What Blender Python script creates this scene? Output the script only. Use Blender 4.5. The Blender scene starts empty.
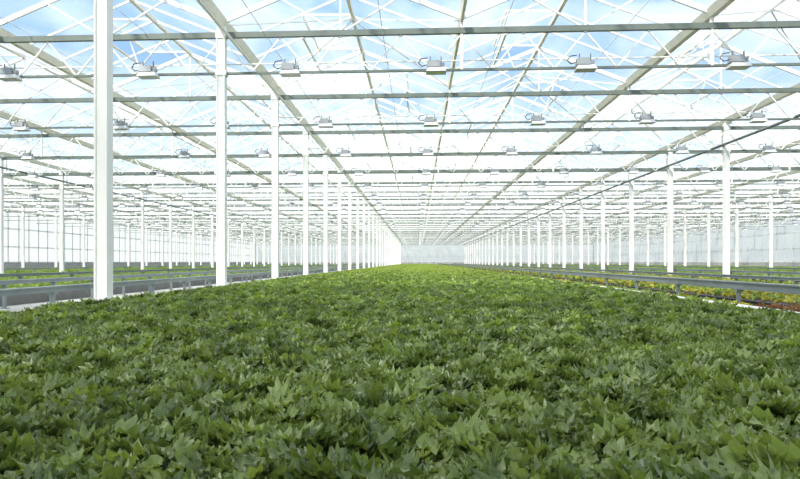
import bpy, math, random
from mathutils import Vector
random.seed(7)
scene=bpy.context.scene
try:
    scene.view_settings.view_transform='Standard'; scene.view_settings.exposure=0.74
except Exception: pass
try:
    scene.cycles.transparent_max_bounces=24
except Exception: pass
CZ=0.85; S=5.0; Y2=13.08; XR=-4.27; BAY=15.6; SP=BAY/3
Y0=Y2-3*S; NT=31; YEND=Y0+S*(NT-1)
XL=XR-7*SP; XRT=XR+9*SP
ZG=CZ+5.2; ZRG=ZG+1.1; ZTH=CZ+4.93; ZTN=CZ+4.1

# ---------- materials
def mat(name,col,rough=0.5,metal=0.0,var=0.12,scale=3.0,spec=0.5):
    m=bpy.data.materials.new(name); m.use_nodes=True
    nt=m.node_tree; b=nt.nodes['Principled BSDF']
    b.inputs['Roughness'].default_value=rough; b.inputs['Metallic'].default_value=metal
    b.inputs['Specular IOR Level'].default_value=spec
    tc=nt.nodes.new('ShaderNodeTexCoord'); n=nt.nodes.new('ShaderNodeTexNoise')
    n.inputs['Scale'].default_value=scale; n.inputs['Detail'].default_value=4
    nt.links.new(tc.outputs['Object'],n.inputs['Vector'])
    r=nt.nodes.new('ShaderNodeValToRGB')
    r.color_ramp.elements[0].position=0.3; r.color_ramp.elements[1].position=0.7
    r.color_ramp.elements[0].color=tuple(c*(1-var) for c in col)+(1,)
    r.color_ramp.elements[1].color=tuple(min(1,c*(1+var)) for c in col)+(1,)
    nt.links.new(n.outputs['Fac'],r.inputs['Fac']); nt.links.new(r.outputs['Color'],b.inputs['Base Color'])
    return m
M_white=mat('white_paint',(.86,.86,.82),.45,var=.03)
M_wframe=mat('wall_frame_paint',(.62,.63,.61),.5,var=.04)
M_cream=mat('cream_alu',(.82,.78,.66),.5,var=.04)
M_galv=mat('galvanised_steel',(.16,.19,.165),.5,.1,.12)
M_rail=mat('rail_steel',(.22,.26,.27),.4,.3,.12)
M_dark=mat('black_plastic',(.03,.03,.03),.5,var=.3)
M_tray=mat('tray_plastic',(.16,.16,.15),.6,var=.2)
M_plinth=mat('concrete_plinth',(.30,.30,.29),.8,var=.15)
M_conc=mat('concrete',(.42,.42,.39),.85,var=.25,scale=1.2)
M_soil=mat('substrate',(.05,.042,.03),.95,var=.5,scale=9)
M_ground=mat('outside_ground',(.35,.38,.3),.9,var=.3,scale=.2)
M_lampbox=mat('lamp_housing',(.30,.32,.33),.45,.2,.05)
M_reflector=mat('lamp_reflector',(.6,.61,.61),.35,.2,.03)

def leafmat(name,c1,c2,trans=.35,rough=.36):
    m=bpy.data.materials.new(name); m.use_nodes=True
    nt=m.node_tree; L=nt.links; b=nt.nodes['Principled BSDF']; out=nt.nodes['Material Output']
    oi=nt.nodes.new('ShaderNodeObjectInfo'); tc=nt.nodes.new('ShaderNodeTexCoord')
    n=nt.nodes.new('ShaderNodeTexNoise'); n.inputs['Scale'].default_value=26; n.inputs['Detail'].default_value=4
    L.new(tc.outputs['Object'],n.inputs['Vector'])
    ad=nt.nodes.new('ShaderNodeMath'); ad.operation='ADD'
    ml=nt.nodes.new('ShaderNodeMath'); ml.operation='MULTIPLY'; ml.inputs[1].default_value=.55
    L.new(oi.outputs['Random'],ml.inputs[0]); L.new(n.outputs['Fac'],ad.inputs[0]); L.new(ml.outputs[0],ad.inputs[1])
    r=nt.nodes.new('ShaderNodeValToRGB'); r.color_ramp.elements[0].position=.42; r.color_ramp.elements[1].position=1.0
    r.color_ramp.elements[0].color=c1+(1,); r.color_ramp.elements[1].color=c2+(1,)
    L.new(ad.outputs[0],r.inputs['Fac']); L.new(r.outputs['Color'],b.inputs['Base Color'])
    b.inputs['Roughness'].default_value=rough; b.inputs['Specular IOR Level'].default_value=.55
    n2=nt.nodes.new('ShaderNodeTexNoise'); n2.inputs['Scale'].default_value=90; L.new(tc.outputs['Object'],n2.inputs['Vector'])
    bp=nt.nodes.new('ShaderNodeBump'); bp.inputs['Strength'].default_value=.5; bp.inputs['Distance'].default_value=.004
    L.new(n2.outputs['Fac'],bp.inputs['Height']); L.new(bp.outputs[0],b.inputs['Normal'])
    t=nt.nodes.new('ShaderNodeBsdfTranslucent')
    g=nt.nodes.new('ShaderNodeMixRGB'); g.blend_type='MULTIPLY'; g.inputs[0].default_value=1; g.inputs[2].default_value=(1.8,1.7,.7,1)
    L.new(r.outputs['Color'],g.inputs[1]); L.new(g.outputs[0],t.inputs['Color'])
    mx=nt.nodes.new('ShaderNodeMixShader'); mx.inputs[0].default_value=trans
    L.new(b.outputs[0],mx.inputs[1]); L.new(t.outputs[0],mx.inputs[2]); L.new(mx.outputs[0],out.inputs['Surface'])
    return m
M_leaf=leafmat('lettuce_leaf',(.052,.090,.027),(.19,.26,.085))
M_leaf_half_lit=leafmat('lettuce_leaf_half_lit',(.10,.17,.035),(.26,.36,.09))  # same lettuce, part of the far brightness painted into its colour
M_leaf_far_lit=leafmat('lettuce_leaf_far_lit',(.18,.27,.05),(.40,.50,.12))  # same lettuce, bright far light painted into its colour
M_young=leafmat('young_leaf',(.14,.23,.05),(.28,.39,.11))
M_yellow=leafmat('yellow_leaf',(.24,.25,.03),(.50,.46,.07))
M_red=leafmat('red_leaf',(.14,.05,.03),(.26,.14,.06))

def glassmat(name,op,col=(.97,.97,.96),lo=.4,hi=1.8):
    m=bpy.data.materials.new(name); m.use_nodes=True
    nt=m.node_tree; L=nt.links; nt.nodes.remove(nt.nodes['Principled BSDF']); out=nt.nodes['Material Output']
    tr=nt.nodes.new('ShaderNodeBsdfTransparent'); tr.inputs[0].default_value=(.98,.99,1,1)
    tl=nt.nodes.new('ShaderNodeBsdfTranslucent'); tl.inputs[0].default_value=col+(1,)
    df=nt.nodes.new('ShaderNodeBsdfDiffuse'); df.inputs[0].default_value=col+(1,)
    m1=nt.nodes.new('ShaderNodeMixShader'); m1.inputs[0].default_value=.25
    L.new(tl.outputs[0],m1.inputs[1]); L.new(df.outputs[0],m1.inputs[2])
    m2=nt.nodes.new('ShaderNodeMixShader')
    tc=nt.nodes.new('ShaderNodeTexCoord'); mp=nt.nodes.new('ShaderNodeMapping'); mp.inputs['Scale'].default_value=(.9,.35,.9)
    n=nt.nodes.new('ShaderNodeTexNoise'); n.inputs['Scale'].default_value=1.0; n.inputs['Detail'].default_value=5
    L.new(tc.outputs['Object'],mp.inputs[0]); L.new(mp.outputs[0],n.inputs['Vector'])
    mr=nt.nodes.new('ShaderNodeMapRange'); mr.inputs[1].default_value=.35; mr.inputs[2].default_value=.7
    mr.inputs[3].default_value=op*lo; mr.inputs[4].default_value=op*hi
    L.new(n.outputs['Fac'],mr.inputs[0]); L.new(mr.outputs[0],m2.inputs[0])
    L.new(tr.outputs[0],m2.inputs[1]); L.new(m1.outputs[0],m2.inputs[2])
    L.new(m2.outputs[0],out.inputs['Surface'])
    return m
M_glass=glassmat('roof_glass',.10,lo=.3,hi=2.4)
M_wallglass=glassmat('diffuse_wall_glass',.85,(.56,.58,.57),lo=.93,hi=1.05)
M_sun_blocker=glassmat('sun_blocker_sheet',.5,(.8,.8,.8),lo=.95,hi=1.05)  # for the added, unseen sheet that dims the near crop

# ---------- mesh builder
class B:
    def __init__(s): s.v=[];s.f=[];s.m=[];s.mats=[]
    def mi(s,m):
        if m not in s.mats: s.mats.append(m)
        return s.mats.index(m)
    def hexa(s,pts,m):
        o=len(s.v); s.v+= [tuple(p) for p in pts]; k=s.mi(m)
        for q in ((0,3,2,1),(4,5,6,7),(0,1,5,4),(1,2,6,5),(2,3,7,6),(3,0,4,7)):
            s.f.append(tuple(o+i for i in q)); s.m.append(k)
    def box(s,x0,x1,y0,y1,z0,z1,m):
        s.hexa([(x0,y0,z0),(x1,y0,z0),(x1,y1,z0),(x0,y1,z0),(x0,y0,z1),(x1,y0,z1),(x1,y1,z1),(x0,y1,z1)],m)
    def bar(s,a,b,w,h,m,up=(0,0,1)):
        a=Vector(a);b=Vector(b);d=(b-a).normalized(); u=Vector(up)
        if abs(d.dot(u))>.98: u=Vector((0,1,0))
        r=d.cross(u).normalized()*w/2; t=r.cross(d).normalized()*h/2
        s.hexa([a-r-t,a+r-t,a+r+t,a-r+t,b-r-t,b+r-t,b+r+t,b-r+t],m)
    def tube(s,a,b,r,m,n=8):
        a=Vector(a);b=Vector(b);d=(b-a).normalized(); u=Vector((0,0,1))
        if abs(d.dot(u))>.98: u=Vector((0,1,0))
        p=d.cross(u).normalized();q=p.cross(d); o=len(s.v);k=s.mi(m)
        for c in (a,b):
            for i in range(n):
                t=2*math.pi*i/n; s.v.append(tuple(c+p*r*math.cos(t)+q*r*math.sin(t)))
        for i in range(n):
            j=(i+1)%n; s.f.append((o+i,o+j,o+n+j,o+n+i)); s.m.append(k)
        s.f.append(tuple(o+i for i in range(n))[::-1]); s.m.append(k)
        s.f.append(tuple(o+n+i for i in range(n))); s.m.append(k)
    def quad(s,pts,m):
        o=len(s.v); s.v+=[tuple(p) for p in pts]; s.f.append((o,o+1,o+2,o+3)); s.m.append(s.mi(m))
    def mesh(s,name,smooth=False):
        me=bpy.data.meshes.new(name); me.from_pydata(s.v,[],s.f)
        for m in s.mats: me.materials.append(m)
        me.polygons.foreach_set('material_index',s.m)
        if smooth: me.polygons.foreach_set('use_smooth',[True]*len(s.f))
        me.update(); return me
    def obj(s,name,parent=None,smooth=False):
        return link(name,s.mesh(name,smooth),parent)
def link(name,me,parent=None,loc=(0,0,0)):
    o=bpy.data.objects.new(name,me); scene.collection.objects.link(o); o.location=loc
    if parent: o.parent=parent
    return o

# ---------- ground/floor/walls
b=B(); b.box(-600,600,-200,900,-.4,-.25,M_ground); b.obj('ground')
b=B(); b.box(XL-.3,XRT+.3,Y0-3,YEND+3.3,-.25,0,M_conc); b.obj('floor')
YS=Y0-2.5; YE=YEND+2.5
def wall(name,p0,p1,n):
    b=B(); a=Vector(p0);c=Vector(p1); d=(c-a)
    b.bar(a+Vector((0,0,.4)),c+Vector((0,0,.4)),.12,.8,M_plinth)
    b.quad([a+Vector((0,0,.8)),c+Vector((0,0,.8)),c+Vector((0,0,ZG)),a+Vector((0,0,ZG))],M_wallglass)
    for i in range(n+1):
        p=a+d*(i/n); b.bar(p,p+Vector((0,0,ZG)),.08,.14,M_wframe)
    for z in (.85,2.4,4.2,ZG-.1): b.bar(a+Vector((0,0,z)),c+Vector((0,0,z)),.08,.08,M_wframe)
    return b.obj(name)
wall('wall_left',(XL,YS,0),(XL,YE,0),96)
wall('wall_right',(XRT,YS,0),(XRT,YE,0),96)
wall('wall_back',(XL,YE,0),(XRT,YE,0),48)
wall('wall_front',(XL,YS,0),(XRT,YS,0),48)

# ---------- roof
bg=B(); br=B(); gut=B(); rid=B()
for j in range(16):
    xa=XR+(j-7)*SP; xm=xa+SP/2; xb=xa+SP
    rid.bar((xm,YS,ZRG),(xm,YE,ZRG),.08,.10,M_cream)
    ny=int((YE-YS)/1.25)
    for i in range(ny+1):
        y=YS+i*1.25
        for xe in (xa,xb):
            br.bar((xe,y,ZG+.06),(xm,y,ZRG),.03,.05,M_white)
    for i in range(int((YE-YS)/2.5)+1):
        y0=YS+i*2.5; y1=min(y0+2.5,YE)
        if y1-y0<.1: continue
        for sd,xe in ((0,xa),(1,xb)):
            vent=(i%4==(0 if sd==0 else 2))
            def P(t): return (xe+(xm-xe)*t, ZG+.08+(ZRG-ZG-.04)*t)
            if vent:
                x1,z1=P(.5)
                bg.quad([(xe,y0,P(0)[1]),(xe,y1,P(0)[1]),(x1,y1,z1),(x1,y0,z1)],M_glass)
                lx,lz=x1,z1+.55
                bg.quad([(lx,y0,lz),(lx,y1,lz),(xm,y1,ZRG+.04),(xm,y0,ZRG+.04)],M_glass)
                br.bar((lx,y0,lz),(lx,y1,lz),.05,.06,M_cream)
                for yy in (y0,(y0+y1)/2,y1): br.bar((lx,yy,lz),(xm,yy,ZRG+.04),.035,.05,M_cream)
                br.bar((x1,y0,z1),(x1,y1,z1),.05,.05,M_cream)
                br.bar((x1+(xm-x1)*.3,(y0+y1)/2,ZG+.1),(lx,(y0+y1)/2,lz),.025,.025,M_white)
            else:
                bg.quad([(xe,y0,P(0)[1]),(xe,y1,P(0)[1]),(xm,y1,P(1)[1]),(xm,y0,P(1)[1])],M_glass)
for j in range(17):
    x=XR+(j-7)*SP
    q=.5 if j==8 else 1
    gut.hexa([(x-.06*q,YS,ZG-.09),(x+.06*q,YS,ZG-.09),(x+.06*q,YE,ZG-.09),(x-.06*q,YE,ZG-.09),
              (x-.13*q,YS,ZG+.07),(x+.13*q,YS,ZG+.07),(x+.13*q,YE,ZG+.07),(x-.13*q,YE,ZG+.07)],M_cream)
roof=bpy.data.objects.new('ceiling',None); scene.collection.objects.link(roof)
bg.obj('roof_glass_panes',roof); br.obj('glazing_bars_and_vents',roof); gut.obj('gutters',roof); rid.obj('ridges',roof)

b=B()
for k in range(3,NT-1,1):
    y=Y0+k*S
    for j in range(16):
        x=XR+(j-7)*SP; xm=x+SP/2
        if (k+j)%2==0:
            b.bar((x,y,ZG-.05),(xm,y+S/2,ZRG-.08),.028,.028,M_white)
            b.bar((xm,y+S/2,ZRG-.08),(x,y+S,ZG-.05),.028,.028,M_white)
            b.bar((x+SP,y,ZG-.05),(xm,y+S/2,ZRG-.08),.028,.028,M_white)
            b.bar((xm,y+S/2,ZRG-.08),(x+SP,y+S,ZG-.05),.028,.028,M_white)
b.obj('wind_bracing',roof)

# added translucent sheet, unseen above the view, to darken the near crop
b=B()
ys=YS+.3; x0,x1=XL+.3,XRT-.3; yend=Y0+2*S-.2
n=40
for i in range(n):
    ya=ys+(yend-ys)*i/n; yb=ys+(yend-ys)*(i+1)/n
    za=ZTH+.12-.03*math.sin(i*1.57); zb=ZTH+.12-.03*math.sin((i+1)*1.57)
    b.quad([(x0,ya,za),(x1,ya,za),(x1,yb,zb),(x0,yb,zb)],M_sun_blocker)
b.obj('added_sun_blocker',roof)

# ---------- trusses
b=B()
b.bar((XL,0,ZTH),(XRT,0,ZTH),.09,.12,M_galv)
b.bar((XL,0,ZTN),(XRT,0,ZTN),.05,.05,M_galv)
b.bar((XL,.25,ZTN+.28),(XRT,.25,ZTN+.28),.03,.025,M_white)
for j in range(17):
    x=XR+(j-7)*SP
    b.bar((x,0,ZTN),(x,0,ZG-.05),.06,.06,M_white)
    if j<16:
        xm=x+SP/2
        b.bar((x,0,ZG),(xm,0,ZRG-.05),.05,.07,M_white)
        b.bar((x+SP,0,ZG),(xm,0,ZRG-.05),.05,.07,M_white)
        b.bar((xm,0,ZTH),(xm-SP*.25,0,ZG+.5),.035,.035,M_white)
        b.bar((xm,0,ZTH),(xm+SP*.25,0,ZG+.5),.035,.035,M_white)
        b.bar((xm,0,ZTH),(xm,0,ZRG-.05),.035,.035,M_white)
        n=4
        for q in range(n):
            xa=x+SP*q/n; xb=x+SP*(q+1)/n; xc=(xa+xb)/2
            b.bar((xa,0,ZTH-.06),(xc,0,ZTN),.03,.03,M_white)
            b.bar((xc,0,ZTN),(xb,0,ZTH-.06),.03,.03,M_white)
me=b.mesh('roof_truss')
for k in range(NT): link('roof_truss',me,None,(0,Y0+k*S,0))

# ---------- columns
def colmesh(bl,x,y):
    w=.085
    bl.box(x-w,x+w,y-.07,y+.07,0.02,ZG-.09,M_white)
    bl.box(x-w-.006,x-w+.02,y-.085,y+.085,0.02,ZG-.2,M_white)
    bl.box(x+w-.02,x+w+.006,y-.085,y+.085,0.02,ZG-.2,M_white)
    bl.box(x-.16,x+.16,y-.14,y+.14,0,.03,M_galv)
    bl.box(x-.12,x+.12,y-.09,y+.09,ZTN-.05,ZTN+.05,M_white)
    bl.box(x-.11,x+.11,y-.09,y+.09,ZTH-.08,ZTH+.08,M_white)
b=B(); colmesh(b,0,0); cm=b.mesh('support_column')
rest=B()
for r in range(-2,3):
    for k in range(NT):
        x=XR+r*BAY; y=Y0+k*S
        if -1<=r<=1 and 2<=k<12: link('support_column',cm,None,(x,y,0))
        else: colmesh(rest,x,y)
rest.obj('support_column_rows')

# ---------- grow lamps
def lamp(bl,x,y,z,s=.88):
    def X(v): return x+v*s
    def Y(v): return y+v*s
    def Z(v): return z+v*s
    m=M_lampbox
    bl.hexa([(X(-.22),Y(-.10),Z(-.02)),(X(.10),Y(-.10),Z(-.02)),(X(.10),Y(.10),Z(-.02)),(X(-.22),Y(.10),Z(-.02)),
             (X(-.20),Y(-.08),Z(.14)),(X(.08),Y(-.08),Z(.14)),(X(.08),Y(.08),Z(.14)),(X(-.20),Y(.08),Z(.14))],m)
    bl.box(X(.10),X(.2),Y(-.05),Y(.05),Z(0),Z(.09),m)
    bl.hexa([(X(-.24),Y(-.16),Z(-.14)),(X(.24),Y(-.16),Z(-.14)),(X(.24),Y(.16),Z(-.14)),(X(-.24),Y(.16),Z(-.14)),
             (X(-.19),Y(-.08),Z(-.02)),(X(.19),Y(-.08),Z(-.02)),(X(.19),Y(.08),Z(-.02)),(X(-.19),Y(.08),Z(-.02))],M_reflector)
    for q in (-.14,.12): bl.bar((X(q),y,Z(.1)),(X(q),y,Z(.25)),.02,.03,M_galv)
    pts=[(-.2,.06),(-.34,.02),(-.42,.1),(-.36,.2),(-.2,.22)]
    for p,q in zip(pts,pts[1:]): bl.tube((X(p[0]),y,Z(p[1])),(X(q[0]),y,Z(q[1])),.011,M_dark,5)
b=B(); lamp(b,0,0,0); lm=b.mesh('grow_lamp')
rest=B()
LS=3.09
for k in range(2,NT-1):
    y=Y0+k*S
    for i in range(-11,14):
        x=.38+i*LS
        if x<XL+1 or x>XRT-1: continue
        if k<=5 and abs(x)<16: link('grow_lamp',lm,None,(x,y-.22,ZTN+.0))
        else: lamp(rest,x,y-.22,ZTN+.0)
rest.obj('grow_lamp_rows')

# ---------- longitudinal pipes and wires
b=B()
b.tube((XR+BAY-.15,YS,CZ+4.3),(XR+BAY-.15,YE,CZ+4.3),.05,M_galv)
b.tube((XR+.3,YS,CZ+4.75),(XR+.3,YE,CZ+4.75),.03,M_white)
b.tube((XR-BAY+.3,YS,CZ+4.45),(XR-BAY+.3,YE,CZ+4.45),.05,M_galv)
for k in range(NT):
    for x in (XR+BAY-.15,XR-BAY+.3): b.bar((x,Y0+k*S,CZ+4.3),(x,Y0+k*S,ZTH),.02,.02,M_galv)
b.obj('overhead_pipe',roof)
b=B()
for i in range(31):
    x=XL+.9+i*SP/2
    b.bar((x,YS,ZTH+.1),(x,YE,ZTH+.1),.014,.014,M_white)
b.obj('screen_wires',roof)

# ---------- plants
def leaf(bl,m,base,az,length,width,rise,droop,jag,rng,nseg=15):
    d=Vector((math.cos(az),math.sin(az),0)); s=Vector((-d.y,d.x,0))
    o=len(bl.v);k=bl.mi(m); p=Vector(base); ang=rise; tw=rng.uniform(-1.3,1.3)
    ph=rng.uniform(0,6); bend=rng.uniform(-.7,.7); curl=rng.uniform(.15,.5)
    for i in range(nseg+1):
        t=i/nseg
        w=width*(.14+.86*math.sin(math.pi*min(1,t**1.05))**.7)*(1-.1*t)
        if i==nseg: w=.0015
        tooth=(0.50,1.05,1.45)[i%3]
        w2=w*(1+(tooth-1)*jag*2.2)
        nrm=Vector((-d.x*math.sin(ang),-d.y*math.sin(ang),math.cos(ang)))
        fw=d*math.cos(ang)+Vector((0,0,math.sin(ang)))
        sd=(s*math.cos(tw*t)+nrm*math.sin(tw*t))
        for c in (-1,-.5,0,.5,1):
            wav=abs(c)*w*(curl+.38*math.sin(ph+i*2.0+c*2.2))
            q=p+sd*(c*(w2 if abs(c)==1 else w)/2)+nrm*wav
            if abs(c)==1 and i%3==2 and i<nseg: q+=fw*length*.06
            bl.v.append(tuple(q))
        step=length/nseg
        p=p+(fw+s*bend*t)*step
        ang-=droop/nseg*(.3+1.4*t)
    for i in range(nseg):
        for c in range(4):
            a=o+i*5+c; bl.f.append((a,a+1,a+6,a+5)); bl.m.append(k)
def plant(name,m,n,size,seed,parent,wd=(.34,.5)):
    rng=random.Random(seed); bl=B()
    for i in range(n):
        f=i/n; az=i*2.4+rng.uniform(-.4,.4)
        L=size*(1.0-.3*f)*rng.uniform(.7,1.3)
        rise=.5+.9*f+rng.uniform(-.2,.25)
        bx,by=rng.uniform(-.018,.018),rng.uniform(-.018,.018)
        leaf(bl,m,(bx,by,rng.uniform(0,.04)),az,L,L*rng.uniform(*wd),rise,rng.uniform(.8,2.6)*(1-.35*f),.42,rng)
    return bl.obj(name,parent,True)
def scatter(obj,protos):
    ng=bpy.data.node_groups.new('scatter_'+obj.name,'GeometryNodeTree')
    ng.interface.new_socket('Geometry',in_out='INPUT',socket_type='NodeSocketGeometry')
    ng.interface.new_socket('Geometry',in_out='OUTPUT',socket_type='NodeSocketGeometry')
    N=ng.nodes;L=ng.links
    gi=N.new('NodeGroupInput');go=N.new('NodeGroupOutput'); ip=N.new('GeometryNodeInstanceOnPoints')
    jn=N.new('GeometryNodeJoinGeometry')
    for p in reversed(protos):
        oi=N.new('GeometryNodeObjectInfo'); oi.inputs['Object'].default_value=p; oi.inputs['As Instance'].default_value=True
        oi.transform_space='ORIGINAL'; L.new(oi.outputs['Geometry'],jn.inputs[0])
    def at(n,t):
        a=N.new('GeometryNodeInputNamedAttribute'); a.data_type=t; a.inputs['Name'].default_value=n; return a.outputs['Attribute']
    L.new(gi.outputs[0],ip.inputs['Points']); L.new(jn.outputs[0],ip.inputs['Instance'])
    ip.inputs['Pick Instance'].default_value=True
    L.new(at('pidx','INT'),ip.inputs['Instance Index'])
    ro=at('prot','FLOAT_VECTOR'); L.new(ro,ip.inputs['Rotation']); L.new(at('pscl','FLOAT'),ip.inputs['Scale'])
    L.new(ip.outputs[0],go.inputs[0])
    md=obj.modifiers.new('scatter','NODES'); md.node_group=ng
def field(name,pts,protos_fn,scl=(.8,1.25),tilt=.25,nv=4,pick=None):
    me=bpy.data.meshes.new(name); me.from_pydata(pts,[],[])
    n=len(pts)
    a=me.attributes.new('pidx','INT','POINT'); a.data.foreach_set('value',[pick(p) if pick else random.randrange(nv) for p in pts])
    a=me.attributes.new('prot','FLOAT_VECTOR','POINT'); v=[]
    for _ in range(n): v+=[random.uniform(-tilt,tilt),random.uniform(-tilt,tilt),random.uniform(0,6.283)]
    a.data.foreach_set('vector',v)
    a=me.attributes.new('pscl','FLOAT','POINT'); a.data.foreach_set('value',[random.uniform(*scl) for _ in range(n)])
    o=link(name,me); pr=protos_fn(o); scatter(o,pr); return o
def grid(x0,x1,y0,y1,d,z,jit,dz=0.012,rowgap=None):
    pts=[]; y=y0; r=0
    while y<y1:
        x=x0+(d/2 if r%2 else 0)
        while x<x1:
            if not(rowgap and (x-x0)%rowgap[0]<rowgap[1]):
                pts.append((x+random.uniform(-jit,jit),y+random.uniform(-jit,jit),z+random.uniform(-dz,dz)))
            x+=d
        y+=d*.87; r+=1
    return pts
YB0=-2.0; YB1=YE-3
CX0,CX1=-4.02,3.62
def mk(names,ms,n,size,wd=(.34,.5)):
    def fn(o):
        ps=[]
        for i,m in enumerate(ms):
            p=plant(names+'_%d'%(i+1),m,n,size,11+i*7,o,wd)
            nvv=len(o.data.vertices)
            vv=o.data.vertices[int(nvv*(.5+.02*i))].co; p.location=(vv.x+.05,vv.y+.05,vv.z); ps.append(p)
        return ps
    return fn
pts=grid(CX0+.05,CX1-.09,YB0,YB1,.092,.262,.034,.026)
def pk(p):  # mixes in lit leaf copies with distance, painting the crop's brightening
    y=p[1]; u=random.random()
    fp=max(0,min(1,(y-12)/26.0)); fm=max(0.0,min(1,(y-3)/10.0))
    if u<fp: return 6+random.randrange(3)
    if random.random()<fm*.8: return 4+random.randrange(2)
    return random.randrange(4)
crop=field('lettuce_crop',pts,mk('lettuce',[M_leaf]*4+[M_leaf_half_lit]*2+[M_leaf_far_lit]*3,18,.088,(.42,.64)),scl=(.7,1.3),tilt=.38,pick=pk)
b=B(); b.box(CX0,CX1,YB0-.1,YB1+.1,.12,.245,M_soil)
b.box(CX0-.04,CX0,YB0-.1,YB1+.1,.0,.31,M_white)
b.box(CX1,CX1+.04,YB0-.1,YB1+.1,.0,.31,M_white)
b.box(CX1+.04,CX1+.2,YB0-.1,YB1+.1,.27,.30,M_white)
b.box(CX1+.2,CX1+.225,YB0-.1,YB1+.1,.24,.345,M_white)
b.box(CX0,CX1,YB0-.1,YB1+.1,0,.12,M_dark)
b.obj('crop_bed',crop)

def bed(name,x0,x1,ms,size,d,gap,h=.2,n=8,y0=4,y1=None,tm=None):
    y1=y1 or YB1
    o=field(name,grid(x0+.1,x1-.1,y0,y1,d,h,.02,.01,gap),mk('seedling',ms,n,size,(.4,.6)))
    b=B(); b.box(x0,x1,y0-.5,y1+.1,.0,h,M_soil)
    for x in (x0-.05,x1): b.box(x,x+.05,y0-.5,y1+.1,0,h+.05,tm or M_tray)
    b.obj('growing_tray',o)
YG=[M_young]*4; YL=[M_yellow,M_yellow,M_young,M_young]
bed('seedling_bed',-10.6,-8.0,YG,.13,.2,(1.3,.35))
bed('seedling_bed',-18.9,-11.2,YG,.13,.2,(1.6,.35))
bed('seedling_bed',-34.3,-20.6,YG,.15,.26,(1.6,.35))
bed('yellow_lettuce_bed',5.2,7.9,YL,.085,.19,(.9,.35),tm=M_dark)
bed('yellow_lettuce_bed',8.5,10.9,YL,.085,.2,(.9,.35),tm=M_dark)
bed('yellow_lettuce_bed',4.0,4.7,YL,.085,.17,None,y0=8.6,tm=M_dark)
bed('red_lettuce_bed',4.0,4.7,[M_red]*4,.11,.12,None,y0=3,y1=7.9,tm=M_dark)
bed('seedling_bed',12.2,19.6,YG,.13,.24,(1.6,.35),tm=M_dark)
bed('seedling_bed',20.6,26.5,YG,.13,.24,(1.6,.35),tm=M_dark)
bed('seedling_bed',27.6,41,YG,.15,.28,(1.6,.35),tm=M_dark)

def rail(x,z,step=1.5,hh=.06):
    b=B()
    b.bar((x,YB0,z),(x,YB1,z),.09,hh,M_rail)
    b.bar((x,YB0,z+hh/2+.008),(x,YB1,z+hh/2+.008),.13,.018,M_rail)
    y=YB0+.7
    while y<YB1:
        b.box(x-.022,x+.022,y-.03,y+.03,.01,z-hh/2,M_rail)
        b.box(x-.07,x+.07,y-.06,y+.06,0,.015,M_rail)
        b.box(x-.05,x+.05,y-.04,y+.04,z-hh/2-.03,z-hh/2,M_rail)
        y+=step
    b.obj('transport_rail')
rail(-4.75,CZ-.36); rail(-7.5,CZ-.38)
rail(-10.9,CZ-.36,2.5); rail(-20.2,CZ-.36,2.5)
rail(4.95,CZ-.37,2.2,.10); rail(8.2,CZ-.38,2.5); rail(11.8,CZ-.36,2.5); rail(20.1,CZ-.36,2.5)

# ---------- world
w=bpy.data.worlds.new('sky'); scene.world=w; w.use_nodes=True
nt=w.node_tree;L=nt.links; bgk=nt.nodes['Background']
tc=nt.nodes.new('ShaderNodeTexCoord'); sx=nt.nodes.new('ShaderNodeSeparateXYZ'); L.new(tc.outputs['Generated'],sx.inputs[0])
r=nt.nodes.new('ShaderNodeValToRGB'); e=r.color_ramp.elements
e[0].position=0; e[0].color=(.95,.95,.93,1); e[1].position=1; e[1].color=(.9,.95,1,1)
for p,c in ((.07,(.78,.84,.88)),(.15,(.42,.54,.69)),(.30,(.21,.35,.57)),(.5,(.25,.42,.68)),(.75,(.75,.83,.95))):
    q=e.new(p); q.color=c+(1,)
L.new(sx.outputs['Z'],r.inputs['Fac'])
mp=nt.nodes.new('ShaderNodeMapping'); mp.inputs['Scale'].default_value=(2.0,2.0,6.0); L.new(tc.outputs['Generated'],mp.inputs[0])
n=nt.nodes.new('ShaderNodeTexNoise'); n.inputs['Scale'].default_value=1.6; n.inputs['Detail'].default_value=7; n.inputs['Distortion'].default_value=.4
L.new(mp.outputs[0],n.inputs['Vector'])
cr=nt.nodes.new('ShaderNodeMapRange'); cr.inputs[1].default_value=.46; cr.inputs[2].default_value=.78; cr.inputs[4].default_value=.85
L.new(n.outputs['Fac'],cr.inputs[0])
mx=nt.nodes.new('ShaderNodeMixRGB'); mx.inputs[2].default_value=(.82,.84,.87,1)
L.new(cr.outputs[0],mx.inputs[0]); L.new(r.outputs[0],mx.inputs[1]); L.new(mx.outputs[0],bgk.inputs['Color'])
bgk.inputs['Strength'].default_value=1.1
sd=bpy.data.lights.new('sun','SUN'); sd.energy=3.9; sd.angle=.1; sd.color=(1,.95,.84)
so=bpy.data.objects.new('sun',sd); scene.collection.objects.link(so)
so.rotation_euler=Vector((.40,.50,-.75)).to_track_quat('-Z','Y').to_euler()
so.location=(-20,-20,40)

# ---------- camera
cd=bpy.data.cameras.new('camera'); co=bpy.data.objects.new('camera',cd); scene.collection.objects.link(co)
cd.lens=610/800*36; cd.sensor_width=36; cd.clip_end=2000
co.location=(0,0,CZ); th=math.radians(3.0)
co.rotation_euler=(math.radians(90),0,th)
cd.shift_x=(610*math.tan(th)-18)/800; cd.shift_y=22.5/800
scene.camera=co
